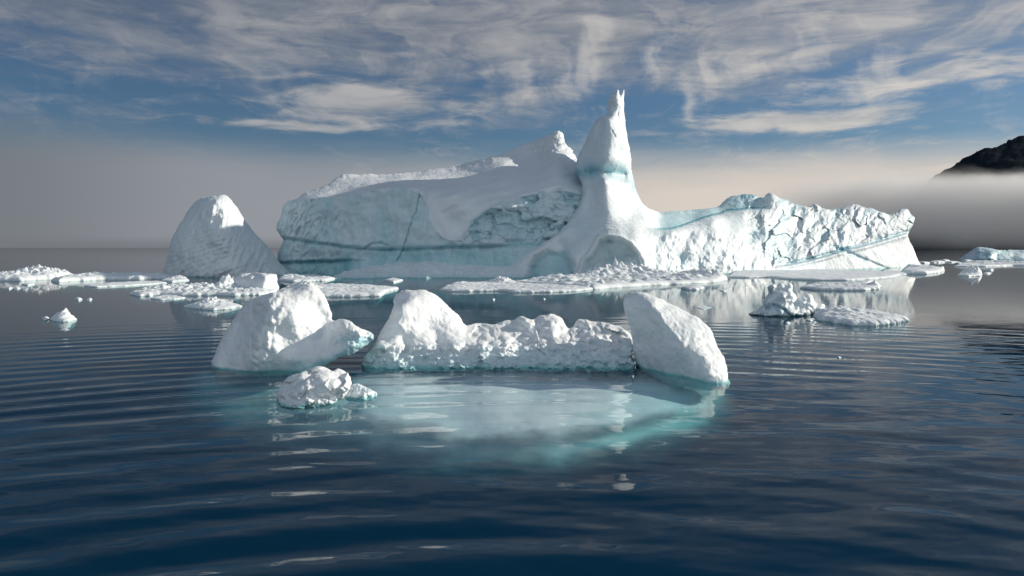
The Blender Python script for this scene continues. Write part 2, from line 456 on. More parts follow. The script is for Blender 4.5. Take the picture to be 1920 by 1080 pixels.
slab = relief('ice_cliff', M_BERG, SLAB, slab_depth, R=14, T=3.0, back=38, Rb=90, step=1.35, wob=2.2, wstep=4, seed=2, parent=berg, ice=slab_ice)
def slab_disp(P, N):
    top = smooth(.3, .7, N[:, 2])
    crest = smooth(135, 142, P[:, 1])
    d = .07 * fbm(P * .5, 4, 2) + .02 * fbm(P * 2.2, 3, 4)
    d += crest * .08 * fbm(P * np.array([.8, .5, 1.3]), 4, 33)
    tip = smooth(7, 3, np.hypot(P[:, 0] - 8.5, (P[:, 2] - 22.5)))
    return d + tip * .3 * fbm(P * 1.1, 4, 3)
displace(slab, slab_disp)

RIDGE = [(612,527),(625,519),(640,511),(665,504),(700,498),(740,493),(780,490),(830,489),(870,492),(905,493),(940,490),(960,485),(985,474),(1005,464),(1028,450),(1045,437),(1062,420),(1074,404),(1086,385),(1092,366),(1092,350),
         (1088,338),(1083,330),(1078,320),(1079,306),(1083,295),(1092,276),(1101,257),(1109,239),(1118,225),(1130,217),(1141,215),(1139,200),(1141,186),(1146,177),(1153,174),(1156,166),(1160,167),(1161,177),(1164,179),(1167,172),(1169,165),(1171,166),
         (1170,185),(1169,205),(1171,220),(1174,245),(1179,270),(1183,292),(1184,318),(1188,340),(1195,362),(1204,380),(1220,393),(1238,398),(1262,396),(1300,394),(1330,391),(1346,388),(1357,377),(1370,368),(1390,364),(1414,365),(1430,371),(1438,364),(1448,361),(1458,369),(1470,371),(1484,380),
         (1502,385),(1518,387),(1528,381),(1540,390),(1556,394),(1572,391),(1586,386),(1602,383),(1622,389),(1645,393),(1668,403),(1682,398),(1688,392),(1704,392),(1708,402),(1716,406),(1714,420),(1704,432),(1703,446),(1710,462),(1718,480),(1728,500),(1730,512),
         (1726,520),(1500,535),(1200,545),(1000,545),(612,540)]
ridge_c = rbf([
    # low front ledge
    (612,524,104),(660,520,106),(700,520,107),(800,520,107),(900,520,107),(980,519,108),(650,509,110),(700,500,112),(760,495,113),(830,491,113),(900,494,113),(950,490,113),
    (700,511,108.5),(800,506,109.2),(900,507,109.2),
    # foot of the spire
    (1000,518,110),(1050,518,109),(1100,518,108),(1150,518,108),(1210,518,109.5),(1000,485,110.3),(1040,485,110.6),(1075,480,108.8),(1100,455,109.4),(1150,440,109.6),(1200,450,110.2),
    (985,476,111),(1020,456,111.5),(1050,436,112.5),(1050,460,112.5),(1090,430,112.6),(1140,420,112.4),(1190,425,114),(1140,395,114.6),(1135,365,116.2),(1133,340,117.2),
    (1075,406,116),(1092,370,119.5),(1105,390,118.2),(1112,360,119.4),(1160,395,116.4),(1185,405,119.5),(1160,360,119.8),(1175,340,123),(1195,372,125),(1215,400,125),
    # hood and horns
    (1095,330,121.5),(1135,328,118.8),(1165,330,122.2),(1085,305,124),(1110,300,120.4),(1138,300,117.8),(1100,265,124),(1120,265,120.8),(1142,262,118.8),(1139,225,121.2),(1125,232,123),
    (1160,300,119.8),(1178,290,125),(1162,255,121.0),(1173,245,125),(1160,228,123),(1145,195,125.2),(1155,192,123.8),(1163,195,124.2),(1169,180,126),(1157,172,125),
    # back wall, trough and front hump
    (1240,402,131),(1300,398,138),(1350,393,144),(1235,425,122.5),(1230,470,113.5),(1260,435,120),(1270,480,116),(1300,430,125.5),(1340,415,130),(1320,480,122),(1300,514,118.5),
    (1385,370,150),(1420,372,150),(1390,400,141),(1390,430,134.5),(1390,480,130),(1400,511,128),(1450,366,151),(1450,410,144),(1450,460,139),(1480,508,137),
    (1500,390,155),(1500,440,148),(1530,385,158),(1560,440,153),(1570,395,162),(1600,388,165),(1600,440,157),(1600,505,150),(1650,395,169),(1650,440,163),(1700,396,176),(1700,430,172),(1660,502,158),(1712,470,172),(1726,500,171)], 8)
STEP = [(1205,424),(1225,428),(1250,430),(1275,424),(1300,415),(1330,405),(1360,396),(1400,391),(1436,391)]
DIAG = [(1395,510),(1440,503),(1490,494),(1540,482),(1580,470),(1620,460),(1660,449),(1720,431)]
BAND = [(1562,462),(1600,478),(1630,491),(1668,507)]
ARCH = [(1088,530),(1089,505),(1095,488),(1108,478),(1116,462),(1124,449),(1142,443),(1162,446),(1180,455),(1196,472),(1206,490),(1209,530)]
SHADE_CAVE = [(990,530),(990,500),(1000,480),(1030,468),(1062,470),(1075,490),(1082,530)]
def ridge_depth(P):
    u, v = P[:, 0], P[:, 1]; z0 = np.zeros(len(P))
    W = warpP(P, 4., .05, 13)
    d = ridge_c(P)
    # back wall behind the front hump
    s = v - np.interp(W[:, 0], *np.array(STEP).T)
    on = smooth(1205, 1240, u) * smooth(1452, 1425, u)
    d += on * (3.5 * smooth(1.5, -1.5, s) - 1.4 * np.exp(-((s - 9) / 9) ** 2) + 1.2 * np.exp(-(s / 2.2) ** 2))
    # jagged broken face on the right
    dg = v - np.interp(u, *np.array(DIAG).T)
    jag = smooth(1385, 1440, u + .5 * (430 - v)) * smooth(4, -8, dg)
    q = np.c_[W[:, 0] * .026 + v * .006, v * .015, z0]
    f1, f2 = cell(q * np.array([1.2, 1.3, 1]) + .5, 8)
    g1, g2 = cell(np.c_[W[:, 0] * .075 + v * .02, v * .035, z0 + .5], 18)
    qf = np.c_[(W[:, 0] + .25 * v) * .036, (v - .15 * W[:, 0]) * .030, z0 + .5]; qs = np.c_[(W[:, 0] - .2 * v) * .085, (v + .3 * W[:, 0]) * .055, z0 + .5]
    d += jag * (.75 * facet(qf, 8, 1.4) + .28 * facet(qs, 18, 1.2) + 1.1 * (f1 - .4) + .9 * (.5 - ridged(q * 1.1, 3, 61)))
    d += jag * .8 * fbm(np.c_[(u + .4 * v) * .06, v * .03, z0], 3, 71)
    # smooth tilted slab under the diagonal scar
    lo = smooth(1380, 1440, u) * smooth(-1, 3, dg)
    d += smooth(1440, 1500, u) * (1.0 * smooth(2, -3, dg) + 1.2 * np.exp(-((dg + 2) / 2.6) ** 2) - .9 * np.exp(-((dg - 4) / 4) ** 2))
    d += .8 * np.exp(-(pdist(P, BAND) / 4.) ** 2)
    # flowing vertical melt flutes over the hump and the foot
    fl = smooth(1180, 1260, u) * smooth(1480, 1380, u) * smooth(418, 450, v)
    d += fl * (.8 * fbm(np.c_[(W[:, 0] + .35 * v) * .055, v * .010, z0], 4, 81) + .9 * np.abs(fbm(np.c_[W[:, 0] * .03 - v * .01, v * .02, z0], 3, 86)))
    sp = np.exp(-(((W[:, 0] - 1280) / 16) ** 2 + ((W[:, 1] - 485) / 14) ** 2)) + 1.3 * np.exp(-(((W[:, 0] - 1410) / 14) ** 2 + ((W[:, 1] - 443) / 9) ** 2)) + np.exp(-(((W[:, 0] - 1478) / 14) ** 2 + ((W[:, 1] - 452) / 25) ** 2))
    d += 1.7 * sp
    # arch hollow and shaded hollow left of it
    ar = sdist(warpP(P, 2.5, .03, 23), ARCH)
    d += 3.2 * smooth(-1.5, 9, ar) + 1.2 * smooth(2, 30, ar) + smooth(0, 6, ar) * (.5 * fbm(np.c_[P * .03, z0], 3, 91) - 1.6 * smooth(478, 500, v + .2 * (u - 1150)))
    d -= .7 * np.exp(-((ar + 3.5) / 3.) ** 2)
    sc = sdist(warpP(P, 4., .03, 29), SHADE_CAVE)
    d += 1.3 * smooth(-6, 14, sc)
    # rounded flutes at the foot, left of the arch, and the ridged top line of the ledge
    le = smooth(1010, 960, u)
    f1, f2 = cell(np.c_[u * .075, v * .085, z0 + .5], 28)
    d += le * (.30 * (f1 - .4) + .7 * np.abs(fbm(np.c_[u * .05 + v * .02, v * .012, z0], 3, 96)) + .35 * fbm(np.c_[u * .03, v * .06, z0], 3, 95))
    # neck: a sharp step under the hood
    hd = pdist(P, [(1076,331),(1100,326),(1130,322),(1160,326),(1186,334)])
    d += 1.3 * np.exp(-(hd / 10.) ** 2) * (1 + .3 * fbm(np.c_[u * .06, v * .03, z0], 3, 18)) * smooth(1190, 1170, u)
    cap = np.exp(-(((u - 1135) / 9) ** 2 + ((v - 341) / 8) ** 2)); d -= 1.3 * cap
    # split between the two horns and the groove right of the hood
    d += .22 * np.exp(-(pdist(P, [(1162,172),(1163,195),(1158,215),(1165,238)]) / 1.8) ** 2) + .4 * np.exp(-(pdist(P, [(1148,246),(1154,256)]) / 1.2) ** 2)
    # sweeping terraces around the foot of the spire
    te = smooth(395, 420, v) * smooth(448, 430, v) * smooth(1040, 1080, u) * smooth(1260, 1200, u)
    d += te * .05 * np.sin((v + .0006 * (u - 1140) ** 2) * 1.05 + 2 * fbm(np.c_[P * .02, z0], 2, 3))
    return d - 3.5
def ridge_ice(P):
    u, v = P[:, 0], P[:, 1]; z0 = np.zeros(len(P)); W = warpP(P, 4., .05, 13)
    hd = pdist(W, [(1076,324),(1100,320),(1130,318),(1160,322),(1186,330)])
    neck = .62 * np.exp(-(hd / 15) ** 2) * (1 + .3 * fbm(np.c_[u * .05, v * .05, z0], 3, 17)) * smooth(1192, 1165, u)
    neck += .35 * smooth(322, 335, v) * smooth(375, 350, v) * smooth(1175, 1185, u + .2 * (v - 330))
    dg = v - np.interp(u, *np.array(DIAG).T)
    scar = .45 * np.exp(-((dg + 1) / 3.0) ** 2) * smooth(1440, 1500, u) + .35 * np.exp(-(pdist(W, BAND) / 4.) ** 2)
    s = v - np.interp(W[:, 0], *np.array(STEP).T)
    wall = .40 * smooth(2, -2, s) * smooth(1215, 1270, u) * smooth(1450, 1400, u) + .6 * np.exp(-(s / 2.5) ** 2) * smooth(1215, 1240, u) * smooth(1450, 1425, u)
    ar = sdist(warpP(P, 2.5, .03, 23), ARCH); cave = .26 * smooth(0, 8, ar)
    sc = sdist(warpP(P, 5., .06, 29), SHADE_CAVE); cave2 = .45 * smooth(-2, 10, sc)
    sp = np.exp(-(((W[:, 0] - 1280) / 18) ** 2 + ((W[:, 1] - 485) / 15) ** 2)) + np.exp(-(((W[:, 0] - 1410) / 14) ** 2 + ((W[:, 1] - 443) / 9) ** 2)) + np.exp(-(((W[:, 0] - 1478) / 16) ** 2 + ((W[:, 1] - 455) / 28) ** 2))
    jag = smooth(1385, 1440, u + .5 * (430 - v)) * smooth(4, -8, dg)
    q = np.c_[W[:, 0] * .026 + v * .006, v * .015, z0]
    f1, f2 = cell(q * np.array([1.2, 1.3, 1]) + .5, 8)
    base = .10 + .12 * fbm(np.c_[u * .03, v * .01, z0], 3, 7)
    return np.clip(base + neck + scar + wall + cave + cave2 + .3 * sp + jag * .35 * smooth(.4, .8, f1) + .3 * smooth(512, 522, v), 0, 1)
ridge = relief('ice_spire', M_BERG, RIDGE, ridge_depth, R=10, T=2.2, back=26, Rb=55, step=1.2, wob=1.4, wstep=3.5, seed=5, parent=berg, ice=ridge_ice)
def ridge_disp(P, N):
    led = smooth(2, -2, P[:, 0])
    jag = smooth(42, 55, P[:, 0])
    d = .09 * fbm(P * .6, 4, 12) + .03 * fbm(P * 2.4, 3, 14)
    d += jag * .12 * fbm(P * np.array([.45, .45, .3]), 4, 15) + led * (.14 * fbm(P * 1.1, 4, 16) + .10 * smooth(1.2, 2.6, P[:, 2]) * fbm(P * 2.6, 3, 26))
    return d
displace(ridge, ridge_disp)

# ================================================================== DOME BERG
DOME = [(304,536),(304,522),(308,504),(313,486),(316,473),(319,456),(324,441),(333,426),(345,406),(353,394),(361,383),(368,376),(377,371),(388,369),(398,367),(410,365),(420,365),(429,369),(437,380),(448,395),(459,414),(469,426),(480,437),(494,452),(510,474),(527,496),(543,510),(552,522),(554,538)]
dome_c = rbf([(420,524,101.5),(360,524,103),(310,522,107.5),(470,522,103.5),(535,519,110),(330,470,106.5),(400,470,102.8),(450,470,104),(500,480,109),(345,420,107.6),(385,420,104.6),(415,425,103.8),(450,425,107),
              (372,385,107.6),(400,385,105.8),(414,370,107.5),(418,395,106.2),(438,395,108)], 60)
def dome_depth(P):
    z0 = np.zeros(len(P))
    d = dome_c(P) + 5. + .35 * fbm(np.c_[P * .02, z0], 3, 4)
    d += .028 * np.sin((P[:, 1] * .95 + P[:, 0] * .30) * .75 + 4 * fbm(np.c_[P * .02, z0], 3, 6)) * smooth(360, 420, P[:, 1])
    f = fbm(np.c_[(P[:, 0] + .3 * P[:, 1]) * .09, P[:, 1] * .03, z0], 3, 9)
    return d + .35 * f + .35 * np.exp(-((P[:, 0] - 412) / 30) ** 2) * fbm(np.c_[P * .05, z0], 4, 19) * smooth(440, 400, P[:, 1])
dm = relief('small_iceberg', M_BERG, DOME, dome_depth, R=26, T=3.2, back=12, Rb=60, step=1.4, wob=1.5, wstep=4, seed=8,
            ice=lambda P: .06 + .1 * smooth(505, 525, P[:, 1]))
displace(dm, lambda P, N: .06 * fbm(P * .55, 4, 3) + .035 * fbm(P * 1.8, 3, 5))
recenter(dm); tag(dm, 'rounded dome shaped iceberg standing left of the huge spired iceberg', 'iceberg')

# ================================================================== NEAR BLOCKS
LB = [(396,690),(397,678),(403,664),(412,645),(421,627),(430,610),(440,593),(450,579),(462,567),(478,559),(494,553),(510,549),(530,545),(553,541),(568,535),(580,532),(591,536),(601,545),(610,558),(617,574),(621,590),(622,602),(628,602),(642,598),(654,600),(664,608),(674,615),(688,619),(701,627),
      (700,636),(688,648),(672,658),(652,667),(640,667),(622,678),(604,688),(580,700),(520,706),(450,704),(408,698)]
lb_c = rbf([(398,688,27.0),(440,691,26.6),(500,692,26.2),(560,690,26.1),(600,684,26.2),(520,704,26.4),(545,540,28.4),(520,552,27.6),(503,570,27.0),(497,600,26.55),(484,636,26.15),(471,664,26.05),(490,676,25.95),
            (455,612,28.0),(425,650,27.5),(460,640,27.0),(440,675,26.7),(480,590,27.6),(545,570,27.2),(575,545,28.3),(560,600,26.75),(600,570,28.2),(610,600,28.0),(590,615,27.3),(530,630,26.4),
            (570,640,26.75),(605,628,27.4),(540,655,26.35),(640,604,27.3),(655,615,26.6),(695,628,26.9),(670,632,26.45),(645,650,26.2),(600,660,26.15),(555,672,26.0),(620,635,26.8),(690,642,26.8)], 6)
def lb_depth(P):
    z0 = np.zeros(len(P)); W = warpP(P, 5, .05, 3)
    cr = pdist(W, [(505,560),(500,590),(490,620),(476,650),(472,668)])
    rg = np.exp(-((cr - 12) / 20) ** 2) * (P[:, 0] > 470)
    f1, _ = cell(np.c_[P[:, 0] * .085, P[:, 1] * .07, z0 + .5], 3)
    d = lb_c(P) - .5 + .10 * fbm(np.c_[P * .025, z0], 4, 3) + rg * .22 * (f1 - .45)
    led = smooth(600, 640, P[:, 0]) * smooth(595, 615, P[:, 1])
    return d + led * (.25 * fbm(np.c_[P * .05, z0], 4, 9))
def lb_ice(P):
    z0 = np.zeros(len(P)); n = fbm(np.c_[P * .04, z0], 4, 19)
    b = .55 * smooth(22, 3, np.interp(P[:, 0], [397,520,600,640,700], [694,697,690,670,637]) - P[:, 1] + 8 * n) * smooth(470, 600, P[:, 0])
    c = .5 * np.exp(-(((P[:, 0] - 655) / 26) ** 2 + ((P[:, 1] - 638) / 9) ** 2))
    return np.clip(.04 + b + c, 0, 1)
lb = relief('ice_block', M_NEAR, LB, lb_depth, R=14, T=.45, back=2.6, Rb=45, step=1.3, wob=1.6, wstep=4, seed=11, ice=lb_ice)
near_disp = lambda P, N: .035 * fbm(P * 1.6, 4, 7) + .012 * fbm(P * 6., 3, 8)
displace(lb, near_disp)

RB = [(1170,556),(1178,551),(1195,549),(1212,550),(1228,556),(1248,565),(1268,574),(1290,584),(1308,594),(1322,606),(1334,621),(1342,637),(1348,655),(1357,672),(1363,688),(1366,704),(1369,722),(1366,730),(1340,734),(1305,728),(1265,722),(1232,711),(1206,696),(1192,684),(1188,668),(1187,645),(1183,622),(1177,600),(1172,585),(1169,570)]
rb_c = rbf([(1175,560,26.9),(1180,600,26.7),(1190,640,26.7),(1196,680,26.6),(1225,700,26.0),(1270,715,25.0),(1310,722,24.1),(1345,724,23.4),(1368,722,23.6),
            (1200,556,26.8),(1222,575,26.0),(1240,592,25.6),(1262,622,25.0),(1280,648,24.6),(1296,670,24.25),(1323,703,23.7),(1250,566,26.9),(1290,586,26.5),(1290,625,25.0),(1325,612,26.0),(1320,655,24.6),(1345,645,25.5),(1345,690,24.0),(1362,690,24.6),
            (1225,640,25.9),(1250,680,25.2),(1205,590,26.4),(1280,695,24.7)], 6)
def rb_depth(P):
    z0 = np.zeros(len(P))
    ed = pdist(warpP(P, 4, .05, 5), [(1218,590),(1222,576),(1240,592),(1262,622),(1282,650)])
    return rb_c(P) + .09 * fbm(np.c_[P * .03, z0], 4, 23) - .08 * np.exp(-(ed / 4) ** 2) + .10 * np.exp(-(pdist(P, [(1212,584),(1215,600),(1228,612)]) / 5) ** 2)
rb = relief('ice_block', M_NEAR, RB, rb_depth, R=9, T=.35, back=2.2, Rb=40, step=1.3, wob=1.4, wstep=4, seed=12, ice=lambda P: np.clip(.08 + .35 * smooth(30, 4, np.interp(P[:, 0], [1190,1230,1300,1368], [690,710,727,735]) - P[:, 1]), 0, 1))
def rb_disp(P, N):
    f1, _ = cell(P * 4.5, 3); lit = smooth(.2, .6, N[:, 0])
    return near_disp(P, N) - lit * .05 * (f1 - .4) * 1.2
displace(rb, rb_disp)

MB_ = [(676,684),(682,668),(690,655),(704,640),(712,626),(722,606),(734,590),(738,574),(736,561),(746,550),(760,544),(778,543),(798,544),(815,552),(830,563),(845,577),(858,590),(868,603),(876,611),(890,607),(908,605),(922,609),(936,606),(950,602),(962,599),(974,593),(984,592),(990,598),(1000,600),(1010,592),(1024,589),(1040,590),(1054,597),(1060,607),(1064,617),(1074,614),
       (1079,602),(1088,597),(1100,599),(1108,603),(1122,604),(1140,606),(1160,612),(1178,622),(1186,632),(1189,652),(1187,670),(1192,684),(1190,698),(1140,700),(1060,698),(960,698),(860,698),(760,698),(690,700)]
mb_c = rbf([(685,690,26.6),(720,692,26.4),(800,691,26.5),(900,690,26.55),(1000,690,26.55),(1100,692,26.45),(1180,692,26.4),(690,660,27),(720,640,27.5),(732,598,28.4),(745,560,29.4),(752,575,28),(742,605,27.7),(775,560,28.8),(775,600,28.1),(800,615,28.4),(810,560,29.3),(840,590,29.3),(862,610,29.3),(820,635,28.2),(730,655,26.9),(760,640,27.7),
            (800,655,26.95),(850,650,27),(880,630,29.05),(905,612,30.5),(930,620,29.35),(960,605,30.3),(985,600,30.1),(960,630,29.05),(1000,612,29.8),(1030,595,30.3),(1035,612,29.7),(1055,625,29.15),(1010,640,27.95),(900,650,27),(950,655,26.95),(1060,650,27),
            (1095,602,30.7),(1100,620,29.35),(1080,630,29.05),(1140,615,29.45),(1150,632,28.75),(1180,640,27.85),(1120,650,27),(1180,670,26.7),(750,672,26.6),(850,672,26.65),(950,672,26.65),(1050,672,26.6),(1140,672,26.5)], 5)
def mb_depth(P):
    u, v = P[:, 0], P[:, 1]; z0 = np.zeros(len(P))
    tr = smooth(640, 656, v)
    f1, _ = cell(np.c_[u * .060, v * .085, z0 + .5], 3); g1, _ = cell(np.c_[u * .12, v * .15, z0 + .5], 13)
    lump = 0
    for (a_, b_, ra, rb_, k_) in ((1035,612,24,20,.55), (985,606,15,14,.4), (905,618,22,10,.35), (1100,608,15,10,.35), (1148,622,38,15,.55), (870,641,28,11,.35), (712,648,22,10,.35), (955,634,26,12,.35), (1075,640,30,10,.3), (1172,660,20,14,.3), (1000,655,40,8,.2)):
        lump = lump + k_ * np.exp(-((u - a_) / ra) ** 2 - ((v - b_) / rb_) ** 2)
    d = mb_c(P) - lump + .10 * fbm(np.c_[P * .03, z0], 4, 33)
    d += tr * (.26 * (f1 - .42) + .16 * (g1 - .42) + .10 * facet(np.c_[u * .05, v * .07, z0 + .5], 23)) + (1 - tr) * (.42 * (f1 - .45) + .25 * facet(np.c_[u * .03, v * .045, z0 + .5], 21)) * smooth(865, 890, u)
    d += .14 * np.exp(-((v - 660 + 5 * fbm(np.c_[u * .02, z0, z0], 3, 2)) / 4) ** 2) * smooth(690, 720, u)
    d += .35 * smooth(.25, .05, np.abs(fbm(np.c_[u * .02, v * .03, z0], 3, 66))) * smooth(636, 650, v) * .25
    return d
def mb_ice(P):
    u, v = P[:, 0], P[:, 1]; z0 = np.zeros(len(P))
    n = fbm(np.c_[u * .03, v * .06, z0], 4, 44)
    return np.clip(.03 + smooth(640, 668, v + 26 * n) * .30 + .25 * smooth(676, 690, v), 0, 1)
floe = bpy.data.objects.new('ice_floe', None); COL.objects.link(floe)
tag(floe, 'low knobbly ice floe with one tall white lump and a sunken turquoise shelf', 'ice floe')
mb = relief('ice_rampart', M_NEAR, MB_, mb_depth, R=8, T=.35, back=1.8, Rb=30, step=1.3, wob=1.8, wstep=4, seed=13, ice=mb_ice, parent=floe)
def mb_disp(P, N):
    f1, _ = cell(P * 3.6, 5); g1, _ = cell(P * 8., 6)
    low = smooth(1.0, .5, P[:, 2])
    return near_disp(P, N) - low * (.07 * (f1 - .4) + .05 * (g1 - .4))
displace(mb, mb_disp)

# sunken shelves: broad sheets of ice under the surface
SHELF = [(230,715),(330,700),(400,692),(700,684),(1190,686),(1260,702),(1356,722),(1420,745),(1430,790),(1360,850),(1250,895),(1100,915),(950,920),(780,915),(620,890),(480,850),(340,805),(240,765)]
shelf_z = rbf([(700,690,-.12),(1000,690,-.12),(1190,692,-.14),(800,730,-.24),(1000,730,-.24),(1180,730,-.26),(1000,752,-.20),(860,750,-.22),(1010,776,-.15),(930,778,-.16),(1090,772,-.2),(760,770,-.26),(1150,770,-.26),
                 (1260,735,-.45),(1330,730,-.6),(1240,790,-.42),(1090,812,-.29),(950,815,-.27),(820,818,-.28),(700,800,-.33),(640,750,-.45),(500,730,-.55),(400,730,-.65),(560,800,-.52),(800,860,-.5),(1020,870,-.56),(1240,840,-.75),(1400,760,-1.1),(300,760,-1.),(950,920,-.85)], 20)
CORE = [(668,700),(1000,694),(1200,698),(1262,712),(1350,728),(1335,742),(1275,772),(1190,795),(1090,813),(990,820),(900,820),(800,814),(700,795),(640,772),(610,740)]
HALO = [(380,702),(520,700),(700,700),(1340,728),(1365,746),(1310,780),(1195,818),(1000,842),(850,850),(720,832),(560,795),(430,772),(350,738)]
def build_shelf():
    """one wide sheet of sunken ice, thinning out and sinking away from the rampart on every side"""
    poly = rough(SHELF, 5, 14, 4)
    Pf, tf, Pb, tb, faces = two_sided(poly, 3.)
    def zt(P):
        Q = np.c_[P * np.array([.012, .03]), np.zeros(len(P))]
        return np.minimum(shelf_z(P), -.10) * (1 + .05 * fbm(Q, 3, 6)) + .006 * fbm(Q * 3, 3, 8)
    def cov(P):
        Q = np.c_[P * np.array([.010, .028]), np.zeros(len(P))]
        n = fbm(Q, 4, 5)
        a = smooth(-14, 34, sdist(P, CORE) + 14 * n)
        b = smooth(-25, 45, sdist(P, HALO) + 14 * n)
        return np.clip((.80 + .18 * smooth(738, 750, P[:, 1] + 8 * n) * smooth(690, 860, P[:, 0])) * a + (.30 + .16 * smooth(720, 620, P[:, 0])) * b + .04 * n * a + .25 * np.exp(-(((P[:, 0] - 1010) / 110) ** 2 + ((P[:, 1] - 776) / 13) ** 2)), 0, 1)
    zf, zb = zt(Pf), zt(Pb) - .5 * dome(tb, 30)
    def pt(P, z):
        D = F * (CH - z) / (P[:, 1] - H); return np.c_[(P[:, 0] - 960) / F * D, D, z]
    Vf = pt(Pf, zf); Vb = pt(Pb, zt(Pb)); Vb[:, 2] = zb
    return make_mesh('ice_shelf', np.r_[Vf, Vb], faces, M_SHELF, floe, np.r_[cov(Pf), cov(Pb)])
sh = build_shelf()
sh['label'] = 'pale turquoise ice shelf lying under the water'
def centre(root):
    """bring a thing's Empty to the base of its parts"""
    c = np.mean([coords(ch).mean(0) for ch in root.children], 0); c[2] = 0
    root.location = c
    for ch in root.children:
        P = coords(ch) - c
        ch.data.vertices.foreach_set('co', P.astype(np.float32).ravel()); ch.data.update()
centre(floe); centre(berg)
recenter(lb); tag(lb, 'big white ice block with a rounded left peak and a low ledge to its right', 'ice block')
recenter(rb); tag(rb, 'big slanting white ice block leaning to the right at the turquoise pool', 'ice block')

CK = [(517,748),(519,735),(526,722),(536,710),(548,703),(563,698),(578,694),(590,688),(602,687),(614,690),(621,697),(626,696),(633,691),(646,695),(655,704),(660,716),(659,727),(651,739),(640,750),(622,758),(600,764),(575,768),(545,768),(524,762)]
ck_c = rbf([(520,752,20.4),(545,762,19.9),(580,764,19.8),(620,758,20.1),(640,748,20.5),(535,715,21.1),(560,705,21.2),(600,692,21.6),(575,715,20.6),(610,705,21.0),(632,697,21.6),(650,705,21.3),(645,730,20.7),(600,735,20.3),(560,735,20.3),(625,725,20.4)], 4)
def ck_depth(P):
    z0 = np.zeros(len(P)); f1, _ = cell(np.c_[P[:, 0] * .045 + P[:, 1] * .02, P[:, 1] * .06, z0 + .5], 9)
    g1, _ = cell(np.c_[P * .12, z0 + .5], 19)
    return ck_c(P) + .32 * (f1 - .4) + .20 * facet(np.c_[P[:, 0] * .030 + P[:, 1] * .015, P[:, 1] * .045, z0 + .5], 9, 1.3) + .18 * (g1 - .4) * smooth(715, 740, P[:, 1])
ck = relief('ice_chunk', M_NEAR, CK, ck_depth, R=10, T=.3, back=.9, Rb=25, step=1.1, wob=1.8, wstep=3.5, seed=15, ice=lambda P: .05 + .25 * smooth(748, 764, P[:, 1]))
displace(ck, near_disp); recenter(ck); tag(ck, 'small jagged white ice chunk floating in front of the turquoise pool', 'ice chunk')
CK2 = [(646,750),(650,738),(655,725),(664,719),(672,718),(684,724),(697,730),(707,736),(707,745),(696,752),(670,755)]
ck2_c = rbf([(650,750,21.2),(680,750,21.0),(704,746,21.2),(665,722,21.7),(690,730,21.5),(680,740,21.1)], 4)
ck2 = relief('ice_chunk', M_NEAR, CK2, lambda P: ck2_c(P) + .2 * fbm(np.c_[P * .06, np.zeros(len(P))], 4, 3), R=7, T=.2, back=.7, Rb=15, step=1.1, wob=1.6, wstep=3, seed=16, ice=lambda P: np.full(len(P), .25))
displace(ck2, near_disp); recenter(ck2); tag(ck2, 'low wedge of ice touching the right side of the jagged chunk', 'ice chunk')

# ================================================================== MID-DISTANCE PIECES
SC = [(1400,590),(1412,583),(1428,577),(1432,566),(1436,556),(1443,548),(1439,541),(1441,535),(1452,532),(1462,531),(1472,527),(1484,531),(1486,537),(1484,545),(1491,552),(1497,562),(1502,553),(1513,549),(1524,554),(1527,566),(1532,569),(1540,568),(1549,574),(1545,584),(1520,592),(1490,596),(1470,599),(1436,597),(1410,594)]
sc_c = rbf([(1402,590,47.5),(1440,594,46.4),(1480,596,46.1),(1520,590,47.2),(1546,582,48),(1450,575,46.8),(1480,575,46.6),(1445,555,47.6),(1470,552,47.1),(1452,538,47.4),(1470,545,47.8),(1480,533,48),(1455,547,47.9),(1495,570,47.4),(1512,556,47.6),(1500,580,46.9),(1520,575,47.4),(1460,585,46.4)], 4)
scp = relief('ice_sculpture', M_NEAR, SC, lambda P: sc_c(P) + .5 * fbm(np.c_[P * .05, np.zeros(len(P))], 3, 4) + .5 * np.exp(-(pdist(P, [(1436,578),(1450,572),(1470,580),(1480,590)]) / 3.) ** 2), R=9, T=.8, back=1.6, Rb=18, step=1., wob=1., wstep=3, seed=21,
             ice=lambda P: np.clip(.12 + .35 * np.exp(-(pdist(P, [(1440,580),(1455,574),(1475,585)]) / 6.) ** 2), 0, 1))
displace(scp, lambda P, N: .05 * fbm(P * 1.5, 3, 2)); recenter(scp)
tag(scp, 'small bluish ice piece melted into a round headed knob and short pillars', 'ice chunk'); scp.name = 'ice_chunk'

BLK = [(437,532),(437,523),(441,519),(450,514),(466,512),(486,511),(500,513),(517,514),(520,518),(519,530),(524,538),(520,548),(495,550),(450,549),(436,546)]
blk_c = rbf([(440,540,74.5),(470,545,72.5),(498,546,71.2),(440,520,76),(470,520,74),(498,520,72.2),(470,513,77),(497,514,74.5),(508,530,73.5),(519,520,76),(519,540,75)], 3)
blk = relief('ice_block', M_FLOE, BLK, lambda P: blk_c(P), R=4, T=1., back=4, Rb=14, step=.8, wob=.8, wstep=3, seed=22)
displace(blk, lambda P, N: .10 * fbm(P * 1.3, 4, 2)); recenter(blk)
tag(blk, 'square cut block of snowy ice sitting behind the big rounded block', 'ice block')

